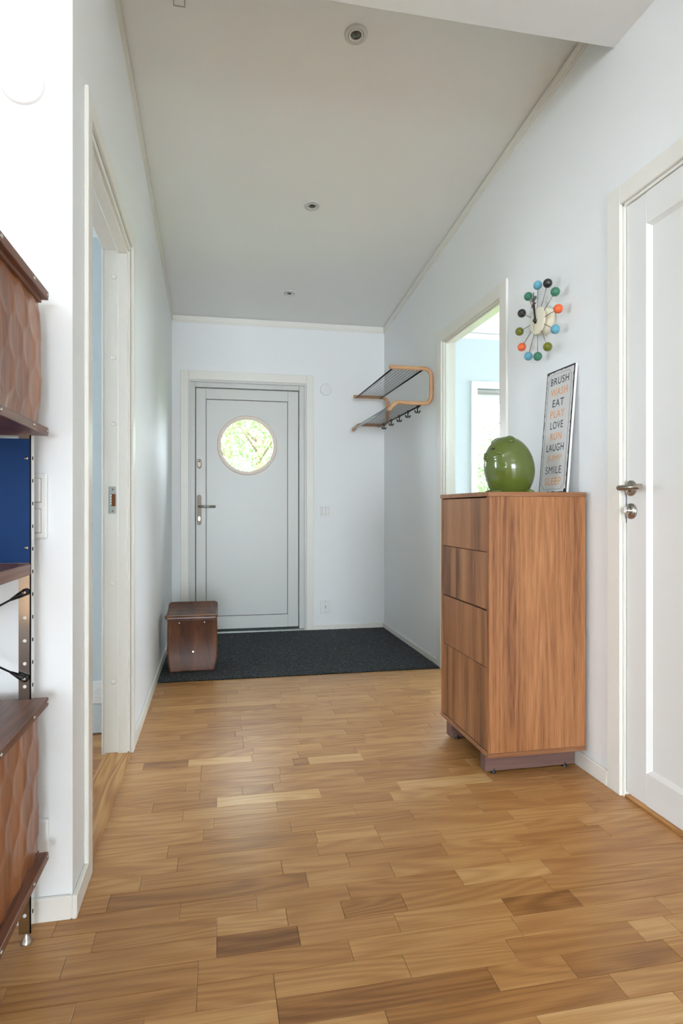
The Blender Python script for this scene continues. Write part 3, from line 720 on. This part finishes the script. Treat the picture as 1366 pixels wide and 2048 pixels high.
def hand(name, ang, l0, l1, r0, r1, x, mat):
    a = math.radians(ang); d = Vector((0, -math.sin(a), math.cos(a))); c = Vector((x, KY, KZ))
    return obj(name, MB().tube([c+d*l0, c+d*l1], [r0, r1], 8), mat, ck)
hx = KX-.014
mh = hand('minute_hand', -8, -.012, .128, .0026, .0016, hx, M['black'])
hh = hand('hour_hand', -8, -.012, .082, .0030, .0016, hx-.004, M['black'])
hand('second_hand', 180, -.01, .045, .0007, .0007, hx-.007, M['black'])
a = math.radians(-8); d = Vector((0, -math.sin(a), math.cos(a))); e = Vector((0, d.z, -d.y))
cc = Vector((hx, KY, KZ))+d*.098
m = MB(); pts = [cc+e*(.021*math.cos(t))+d*(.0095*math.sin(t)) for t in [2*PI*i/24 for i in range(24)]]; m.prism([(p.y, p.z) for p in pts], 0, hx-.001, hx+.001); obj('hand_oval', m, M['hand_grey'], mh, 'grey oval of the minute hand')
cc = Vector((hx-.004, KY, KZ)); m = MB(); d = Vector((0, .017, 1)).normalized(); e = Vector((0, d.z, -d.y))
pts = [cc+Vector((0, .012, .084)), cc+Vector((0, -.012, .072)), cc+Vector((0, .029, .061))]; m.prism([(p.y, p.z) for p in pts], 0, hx-.005, hx-.003); obj('hand_triangle', m, M['hand_red'], hh, 'reddish brown triangle of the hour hand')
obj('hub', MB().lathe([(.006, 0), (.006, .014), (0, .015)], (hx+.004, KY, KZ), (-1, 0, 0), 16), M['black'], ck)
obj('cord', MB().tube([(XR-.002, KY-.056, KZ+.02), (XR-.004, KY-.066, KZ-.0), (XR-.004, KY-.064, KZ-.03), (XR-.003, KY-.05, KZ-.05)], .001, 6), M['steel'], ck)

# --- coat rack
RY0, RY1 = 3.625, 4.625
rk = thing('coat_rack', 'bent beech hat and coat rack with black wire shelves and hooks', 'coat rack', (XR, (RY0+RY1)/2, 1.66))
def arc(cx, cz, r, a0, a1, n=8): return [(cx+r*math.cos(math.radians(a0+(a1-a0)*i/n)), cz+r*math.sin(math.radians(a0+(a1-a0)*i/n))) for i in range(n+1)]
prof = [(1.098, 1.925), (1.20, 1.925)]+arc(1.333, 1.875, .05, 90, 0)+arc(1.333, 1.747, .05, 0, -90)+[(1.25, 1.697), (1.155, 1.697)]+arc(1.155, 1.657, .04, 90, 140, 5)+[(1.098, 1.655)]
for yy in (RY0, RY1):
    f_ = obj('side_frame', MB().tube([(x, yy, z) for x, z in prof], .0135, 12, ry=.0115, up=(0, 1, 0)), M['beech'], rk, 'bent beech side frame')
    obj('end_cap', MB().ball((1.098, yy, 1.655), .0155, 12, 8), M['beech'], f_)
    for zz in (1.80,):
        obj('wall_spacer', MB().tube([(1.383, yy, zz), (XR, yy, zz)], .008, 10), M['steel'], f_)
obj('shelf_rail', MB().tube([(1.118, RY0, 1.915), (1.118, RY1, 1.915)], .0055, 8), M['black_metal'], rk, 'black front rail of upper shelf')
obj('shelf_rail', MB().tube([(1.322, RY0, 1.915), (1.322, RY1, 1.915)], .0060, 8), M['black_metal'], rk, 'black rear rail of upper shelf')
obj('front_bar', MB().tube([(1.098, RY0, 1.660), (1.098, RY1, 1.660)], .0075, 10), M['grey_rod'], rk, 'grey front bar of lower shelf')
obj('hook_rail', MB().tube([(1.306, RY0, 1.682), (1.306, RY1, 1.682)], .0065, 8), M['black_metal'], rk, 'black hook rail')
obj('shelf_rail', MB().tube([(1.125, RY0, 1.686), (1.125, RY1, 1.686)], .0035, 8), M['black_metal'], rk)
for i in range(1, 8):
    x = 1.118+.204*i/8; obj('shelf_wire', MB().tube([(x, RY0, 1.917), (x, RY1, 1.917)], .0012, 5), M['black_metal'], rk)
    x = 1.125+.181*i/8; obj('shelf_wire', MB().tube([(x, RY0, 1.688), (x, RY1, 1.686)], .0012, 5), M['black_metal'], rk)
m = MB()
for i in range(1, 40):
    y = RY0+(RY1-RY0)*i/40
    m.tube([(1.118, y, 1.920), (1.322, y, 1.920)], .0008, 4); m.tube([(1.125, y, 1.690), (1.306, y, 1.685)], .0008, 4)
o = obj('cross_wires', m, M['black_metal'], rk); o['kind'] = 'stuff'
for i in range(5):
    y = RY0+.050+i*.196
    h_ = obj('hook', MB().tube([(1.306, y, 1.686), (1.306, y, 1.656), (1.303, y, 1.646), (1.297, y, 1.642), (1.291, y, 1.646), (1.289, y, 1.654)], .0042, 8).tube([(1.306, y, 1.654), (1.309, y, 1.646), (1.315, y, 1.642), (1.322, y, 1.651)], .0042, 8), M['black_metal'], rk, 'black double coat hook')
    obj('hook_knob', MB().ball((1.289, y, 1.655), .0055, 10, 6), M['black_metal'], h_); obj('hook_knob', MB().ball((1.322, y, 1.653), .0055, 10, 6), M['black_metal'], h_)
    obj('hook_collar', MB().lathe([(.0066, -.008), (.010, -.008), (.010, .008), (.0066, .008)], (1.306, y, 1.682), (0, 1, 0), 10), M['black_metal'], h_)

# --- bent plywood stool
SX, SY0, SY1, SZ = -.146, 3.655, 3.945, .009
st = thing('plywood_stool', 'walnut bent plywood stool with curved seat standing on the carpet', 'stool', (SX, (SY0+SY1)/2, SZ))
def outline_x(t):  # half width of the leg panel against height 0..1
    return .1475+.004*math.sin(PI*t)-.016*max(0, 1-t/.30)**2
ht = .325
def leg_fn(yb, sgn):
    def fn(u, v):
        hw = outline_x(v); x = SX+(2*u-1)*hw
        bow = .034-.030*math.sin(PI*v**.85)
        return (x, yb+sgn*(.040-bow), SZ+v*ht+(.004*(1-(2*u-1)**2) if v == 0 else 0))
    return fn
for yb, sg_ in ((SY0, 1), (SY1, -1)):
    o = obj('leg_panel', MB().sheet(24, 24, leg_fn(yb, sg_), .011, (0, -sg_, 0)), M['stool'], st)
    for (xx, zz) in ((SX-.078, .309), (SX+.074, .309), (SX+.004, .128)):
        v = (zz-SZ)/ht; u = .5+(xx-SX)/(2*outline_x(v)); p = leg_fn(yb, sg_)(u, v)
        obj('screw', MB().lathe([(.006, -.004), (.006, .002), (.004, .004), (0, .004)], (p[0], p[1], zz), (0, -sg_, 0), 12), M['chrome'], o, 'shiny screw head')
# seat: turned-down front lip, shallow dip, raised back edge, rounded corners
SEAT = [(-.042, .327), (-.043, .335), (-.042, .343), (-.038, .3495), (-.030, .3525), (-.015, .351), (.03, .344), (.10, .340), (.17, .344), (.23, .356), (.28, .374), (.30, .386)]
def seat_fn(u, v):
    t = v*(len(SEAT)-1); i = min(int(t), len(SEAT)-2); f_ = t-i
    y = SEAT[i][0]*(1-f_)+SEAT[i+1][0]*f_; z = SEAT[i][1]*(1-f_)+SEAT[i+1][1]*f_
    hw = .157; e = min(z-.327, .30-y) if y < .0 else .30-y; rc = .024
    if e < rc: hw -= rc-math.sqrt(max(0, rc*rc-(rc-max(e, 0))**2))
    return (SX+(2*u-1)*hw-.003, SY0+y, SZ+z)
def seat_nrm(u, v):
    a, b = Vector(seat_fn(.5, max(0, v-.02))), Vector(seat_fn(.5, min(1, v+.02))); d = (b-a).normalized()
    return Vector((1, 0, 0)).cross(d)
obj('seat', MB().sheet(28, 44, seat_fn, .011, seat_nrm), M['stool_seat'], st)
obj('stretcher', MB().tube([(SX+.004, SY0+.02, .128), (SX+.004, SY1-.02, .128)], .006, 10), M['chrome'], st, 'steel stretcher rod')
lip = MB().tube([Vector(seat_fn(.04+.92*u/28, 4/11))+Vector((0, -.002, -.0004)) for u in range(29)], .0013, 6)
obj('seat_edge', lip, M['stool_edge'], st, 'pale plywood edge')

# --- walnut storage unit (left foreground)
UY0, UY1 = .36, 1.452; UX0, UXF = -.82, -.402; UXO = -.384
un = thing('storage_unit', 'walnut storage unit with dimpled doors, blue panel and chrome uprights', 'storage unit', ((UX0+UXF)/2, (UY0+UY1)/2, 0))
def upright(x, y, sx, sy, lab=None):
    m = MB().box(x, x+sx*.026, y, y+sy*.0025, .028, 1.50).box(x, x+sx*.0025, y, y+sy*.026, .028, 1.50)
    o = obj('upright', m, M['chrome'], un, 'chrome angle upright')
    obj('foot', MB().lathe([(.013, 0), (.013, .005), (.008, .010), (.006, .03)], (x+sx*.012, y+sy*.012, 0), (0, 0, 1), 16), M['steel'], o)
    for k in range(26):
        z = .07+k*.0525
        if .55 < z < .84 or z < .18:
            if sy > 0: obj('bolt', MB().lathe([(.0042, 0), (.0035, .002), (0, .0028)], (x+sx*.013, y-.0002, z), (0, -1, 0), 10), M['plastic'], o)
        if sx < 0 and z < 1.17:
            obj('slot', MB().box(x, x+.0007, y+sy*.014-.002, y+sy*.014+.002, z-.004, z+.004), M['hole'], o)
    return o
for (x, y, sx, sy) in ((-.419, 1.440, -1, 1), (UX0+.02, 1.440, 1, 1), (-.419, UY0+.02, -1, 1), (UX0+.02, UY0+.02, 1, 1)): upright(x, y, sx, sy)
def slab(name, z0, z1, xf, lab=None): return obj(name, MB().box(UX0, xf, UY0, UY1, z0, z1, .0015), M['walnut_y'], un, lab)
for (z0, z1, zz) in ((.187, .565, 'low'), (1.172, 1.507, 'up')):
    b_ = slab('cabinet_bottom', z0, z0+.019, UXO); t_ = slab('cabinet_top', z1-.020, z1, UXO)
    obj('track', MB().box(UXF-.030, UXF-.001, UY0+.004, UY1-.006, z0+.019, z0+.026), M['walnut_y'], b_)
    obj('track', MB().box(UXF-.034, UXF+.006, UY0+.004, UY1-.012, z1-.030, z1-.020), M['walnut_y'], t_)
    obj('cabinet_back', MB().box(UX0+.004, UX0+.012, UY0+.005, UY1-.005, z0+.019, z1-.020), M['walnut_y'], un)
    obj('cabinet_end', MB().box(UX0+.012, UXF-.036, UY1-.018, UY1-.006, z0+.019, z1-.020), M['walnut_y'], un)
    obj('cabinet_end', MB().box(UX0+.012, UXF-.036, UY0+.006, UY0+.018, z0+.019, z1-.020), M['walnut_y'], un)
    for y in (UY1-.003, UY1-.105, UY1-.30):
        for (zz_, pr) in ((z0+.010, b_), (z1-.010, t_)):
            obj('screw', MB().lathe([(.0042, 0), (.0035, .002), (0, .0026)], (UXO, y-.004, zz_), (1, 0, 0), 12), M['chrome'], pr)
    # two dimpled sliding doors
    for (ya, yb, xx) in ((.905, UY1-.012, UXF), (UY0+.012, .93, UXF-.018)):
        za, zb = z0+.024, z1-.028
        def fn(u, v, ya=ya, yb=yb, za=za, zb=zb, xx=xx, up=(zz == 'up')):
            y = ya+(yb-ya)*u; z = za+(zb-za)*v
            bow = .007*math.sin(PI*v) if up else .001*math.sin(PI*v)
            P_ = .088; dep = 0.0
            row = (z-za)/(P_*.86)
            for rr_ in (math.floor(row), math.floor(row)+1):
                cz_ = za+rr_*P_*.86; off = P_/2 if rr_ % 2 else 0
                cn = round((yb-y-off)/P_); cy_ = yb-off-cn*P_
                d2 = math.hypot((y-cy_)/.040, (z-cz_)/.046)
                if d2 < 1: dep = max(dep, .0021*(1-d2**4))
            return (xx+bow-dep, y, z)
        obj('sliding_door', MB().sheet(110, 72, fn, .008, (1, 0, 0)), M['walnut_panel'], un, 'dimpled walnut sliding door')
slab('middle_shelf', .851, .877, -.4195)
obj('end_panel', MB().box(UX0+.03, -.4205, 1.4365, 1.4395, .879, 1.163), M['blue'], un, 'blue end panel')
for zz in (.913, 1.118):
    obj('panel_bolt', MB().lathe([(.0045, 0), (.0038, .0022), (0, .003)], (-.4275, 1.4365, zz), (0, -1, 0), 12), M['chrome'], un)
for (za, zb) in ((.812, .615), (.615, .812)):
    p, q = Vector((-.430, 1.434, za)), Vector((UX0+.03, 1.434, zb)); dd = (q-p).normalized()
    br = obj('brace_rod', MB().tube([p+dd*.02, q-dd*.02], .0024, 8), M['black_metal'], un, 'dark diagonal brace rod')
    obj('brace_end', MB().tube([p, p+dd*.012, p+dd*.034], [.0075, .007, .003], 10).ball(p, .0085, 12, 8, (1, .6, 1)), M['black'], br)
    obj('brace_bolt', MB().lathe([(.0042, 0), (.0034, .002), (0, .003)], (p.x, p.y-.006, p.z), (0, -1, 0), 10), M['chrome'], br)

# --- switches, sockets, covers
def plate_far(name, label, cat, x0, x1, z0, z1):
    r = thing(name, label, cat, ((x0+x1)/2, YF, z0)); obj('plate', MB().box(x0, x1, YF-.010, YF, z0, z1, .003, 2), M['plastic'], r); return r
s_ = plate_far('light_switch', 'white light switch beside the entry door', 'switch', .845, .932, .948, 1.036)
obj('rocker', MB().box(.861, .8875, YF-.014, YF-.009, .965, 1.02, .0015), M['plastic'], s_); obj('rocker', MB().box(.8895, .916, YF-.014, YF-.009, .965, 1.02, .0015), M['plastic'], s_)
obj('rocker_gap', MB().box(.8595, .9175, YF-.0105, YF-.0095, .9635, 1.0215), M['grey_plastic'], s_)
s_ = plate_far('wall_socket', 'white double socket low beside the entry door', 'socket', .846, .932, .138, .252)
for zz in (.168, .222):
    o = obj('socket_well', MB().lathe([(.0215, 0), (.0215, .003), (.0190, .003), (.0185, -.006), (0, -.006)], (.889, YF-.010, zz), (0, -1, 0), 28), M['plastic'], s_)
    obj('socket_hole', MB().lathe([(.003, 0), (.003, .004), (0, .004)], (.8795, YF-.0045, zz), (0, -1, 0), 10).lathe([(.003, 0), (.003, .004), (0, .004)], (.8985, YF-.0045, zz), (0, -1, 0), 10).box(.8865, .8915, YF-.0125, YF-.009, zz+.016, zz+.021).box(.8865, .8915, YF-.0125, YF-.009, zz-.021, zz-.016), M['hole'], o)
obj('fixing_screw', MB().lathe([(.004, 0), (.004, .002), (0, .002)], (.889, YF-.010, .195), (0, -1, 0), 12), M['hole'], s_)
cv = thing('junction_cover', 'small round white junction cover beside the entry door top', 'cover', (.895, YF, 2.002))
obj('lid', MB().lathe([(.050, 0), (.049, .005), (.042, .007), (0, .007)], (.895, YF, 2.002), (0, -1, 0), 40), M['plastic'], cv)
cv = thing('junction_cover', 'large round white junction cover above the storage unit', 'cover', (-.462, YN, 2.031))
obj('lid', MB().lathe([(.050, 0), (.049, .006), (.042, .008), (0, .008)], (-.462, YN, 2.031), (0, -1, 0), 48), M['plastic'], cv)
s_ = thing('light_switch', 'tall double white light switch behind the chrome upright', 'switch', (-.446, YN, .930))
obj('plate', MB().box(-.489, -.404, YN-.010, YN, .930, 1.090, .006, 2), M['plastic'], s_)
for zz in (.945, 1.019):
    obj('rocker_gap', MB().box(-.4765, -.4165, YN-.0108, YN-.009, zz-.0012, zz+.0582), M['grey_plastic'], s_)
    obj('rocker', MB().box(-.475, -.418, YN-.014, YN-.0095, zz, zz+.057, .002), M['plastic'], s_)
s_ = thing('wall_socket', 'white socket plate low on the wall beside the walnut door', 'socket', (-.443, YN, .158))
obj('plate', MB().box(-.486, -.401, YN-.012, YN, .158, .250, .005, 2), M['plastic'], s_)
obj('socket_well', MB().lathe([(.0215, 0), (.0215, .002), (.0190, .002), (.0185, -.006), (0, -.006)], (-.443, YN-.012, .204), (0, -1, 0), 28), M['plastic'], s_)
s_ = thing('wall_socket', 'white socket in the room behind the open doorway', 'socket', (-.512, 2.743, .140))
obj('plate', MB().box(-.553, -.472, 2.729, 2.743, .140, .240, .005, 2), M['plastic'], s_)
obj('socket_well', MB().lathe([(.0215, 0), (.0215, .002), (.0190, .002), (.0185, -.006), (0, -.006)], (-.512, 2.729, .19), (0, -1, 0), 24), M['plastic'], s_)

# --- ceiling spots
nrm = Vector((0, -SL, -1)).normalized()
for (x, y, lab) in ((.523, 2.165, 'recessed ceiling spotlight nearest the boxed-in beam'), (.526, 3.226, 'recessed ceiling spotlight in the middle of the hallway row'), (.528, 4.271, 'recessed ceiling spotlight nearest the entry door')):
    c = Vector((x, y, zc(y)))
    r = thing('ceiling_spotlight', lab, 'spotlight', c, group='recessed spotlights in the hallway ceiling')
    obj('outer_ring', MB().lathe([(.0445, 0), (.0435, .004), (.030, .007), (.0285, .004)], c, nrm, 40), M['spot_ring'], r, 'pale grey outer ring')
    obj('shadow_gap', MB().lathe([(.0292, .003), (.0270, .0025)], c, nrm, 40), M['hole'], r)
    obj('inner_ring', MB().lathe([(.0275, .002), (.0270, .008), (.0225, .008), (.021, .003)], c, nrm, 36), M['plastic'], r)
    obj('bulb', MB().lathe([(.0215, .003), (.0175, .0055), (.009, .005), (.006, .008), (0, .009)], c, nrm, 28), M['lamp_glass'], r, 'faceted reflector bulb')
c = Vector((-.130, 2.08, zc(2.08)))
cf = thing('ceiling_fitting', 'small grey box fixed to the ceiling above the open doorway', 'fitting', c)
def tilted(x0, x1, y0, y1, d0, d1):
    vs = [(x, y, zc(y)-d) for d in (d0, d1) for (x, y) in ((x0, y0), (x1, y0), (x1, y1), (x0, y1))]
    return MB().add(vs, [[0, 1, 2, 3], [7, 6, 5, 4], [0, 4, 5, 1], [1, 5, 6, 2], [2, 6, 7, 3], [3, 7, 4, 0]])
obj('body', tilted(-.152, -.110, 2.02, 2.150, 0, .016), M['grey_plastic'], cf)
obj('grille', tilted(-.148, -.114, 2.03, 2.142, .016, .018), M['plastic'], cf)

# ================================================================== GARDEN BEYOND THE GLASS
struct('ground', MB().box(-14, 22, YF+FT, 40, -.35, -.15), M['grass'], 'sunny lawn outside the house', 'lawn')
def leaf_cloud(c, rad, n, size, rng, squash=1.0):
    m = MB(); vs = []; fs = []
    for i in range(n):
        while True:
            d = Vector((rng.uniform(-1, 1), rng.uniform(-1, 1), rng.uniform(-1, 1)))
            if .02 < d.length < 1: break
        d = d*(d.length**-.35)
        if d.length > 1.04: d.normalize()
        p = Vector(c)+Vector((d.x*rad[0], d.y*rad[1], d.z*rad[2]))
        a = Vector((rng.gauss(0, 1), rng.gauss(0, 1), rng.gauss(0, 1)-.3)).normalized(); b = a.orthogonal().normalized()
        b = Matrix.Rotation(rng.uniform(0, 6.28), 3, a) @ b; nn = a.cross(b)
        s_ = size*rng.uniform(.6, 1.3); k = len(vs)
        vs += [p, p+a*s_*.5+b*s_*.32+nn*s_*.08, p+a*s_, p+a*s_*.5-b*s_*.32+nn*s_*.08]
        fs += [[k, k+1, k+2], [k, k+2, k+3]]
    return m.add(vs, fs)
def tree(name, label, base, h, rad, n, size, mat, seed, trunk=.07, zc0=None):
    rng = random.Random(seed); r = thing(name, label, 'tree' if trunk > .03 else 'shrub', base)
    x, y, z = base; cz_ = z+h-rad[2]
    tr = MB().tube([(x, y, z), (x+.05, y, z+h*.4), (x-.02, y+.03, z+h*.85)], [trunk, trunk*.8, trunk*.25], 10)
    for i in range(7):
        a = rng.uniform(0, 6.28); z0 = z+h*rng.uniform(.3, .65); l = rng.uniform(.5, .8)
        tr.tube([(x, y, z0), (x+math.cos(a)*rad[0]*l*.5, y+math.sin(a)*rad[1]*l*.5, z0+h*.12), (x+math.cos(a)*rad[0]*l, y+math.sin(a)*rad[1]*l, z0+h*.26)], [trunk*.4, trunk*.25, trunk*.08], 6)
    obj('trunk', tr, M['bark'], r)
    o = obj('foliage', leaf_cloud((x, y, cz_), rad, n, size, rng), M[mat], r); o['kind'] = 'stuff'
tree('garden_tree', 'leafy light green tree outside the round porthole window', (.62, 9.2, -.15), 4.0, (1.7, 1.3, 1.75), 16000, .062, 'leaf', 3)
tree('garden_tree', 'taller light green tree standing behind the porthole tree', (.2, 12.5, -.15), 6.0, (2.8, 2.0, 2.7), 12000, .10, 'leaf', 5, .1)
tree('garden_shrub', 'leafy shrub outside the side room window', (4.35, 8.6, -.15), 2.05, (.9, .7, .95), 4200, .075, 'leaf2', 8, .025)
tree('garden_shrub', 'tall slim sapling outside the side room window', (5.6, 10.4, -.15), 3.1, (.75, .7, 1.4), 2200, .085, 'leaf2', 9, .028)
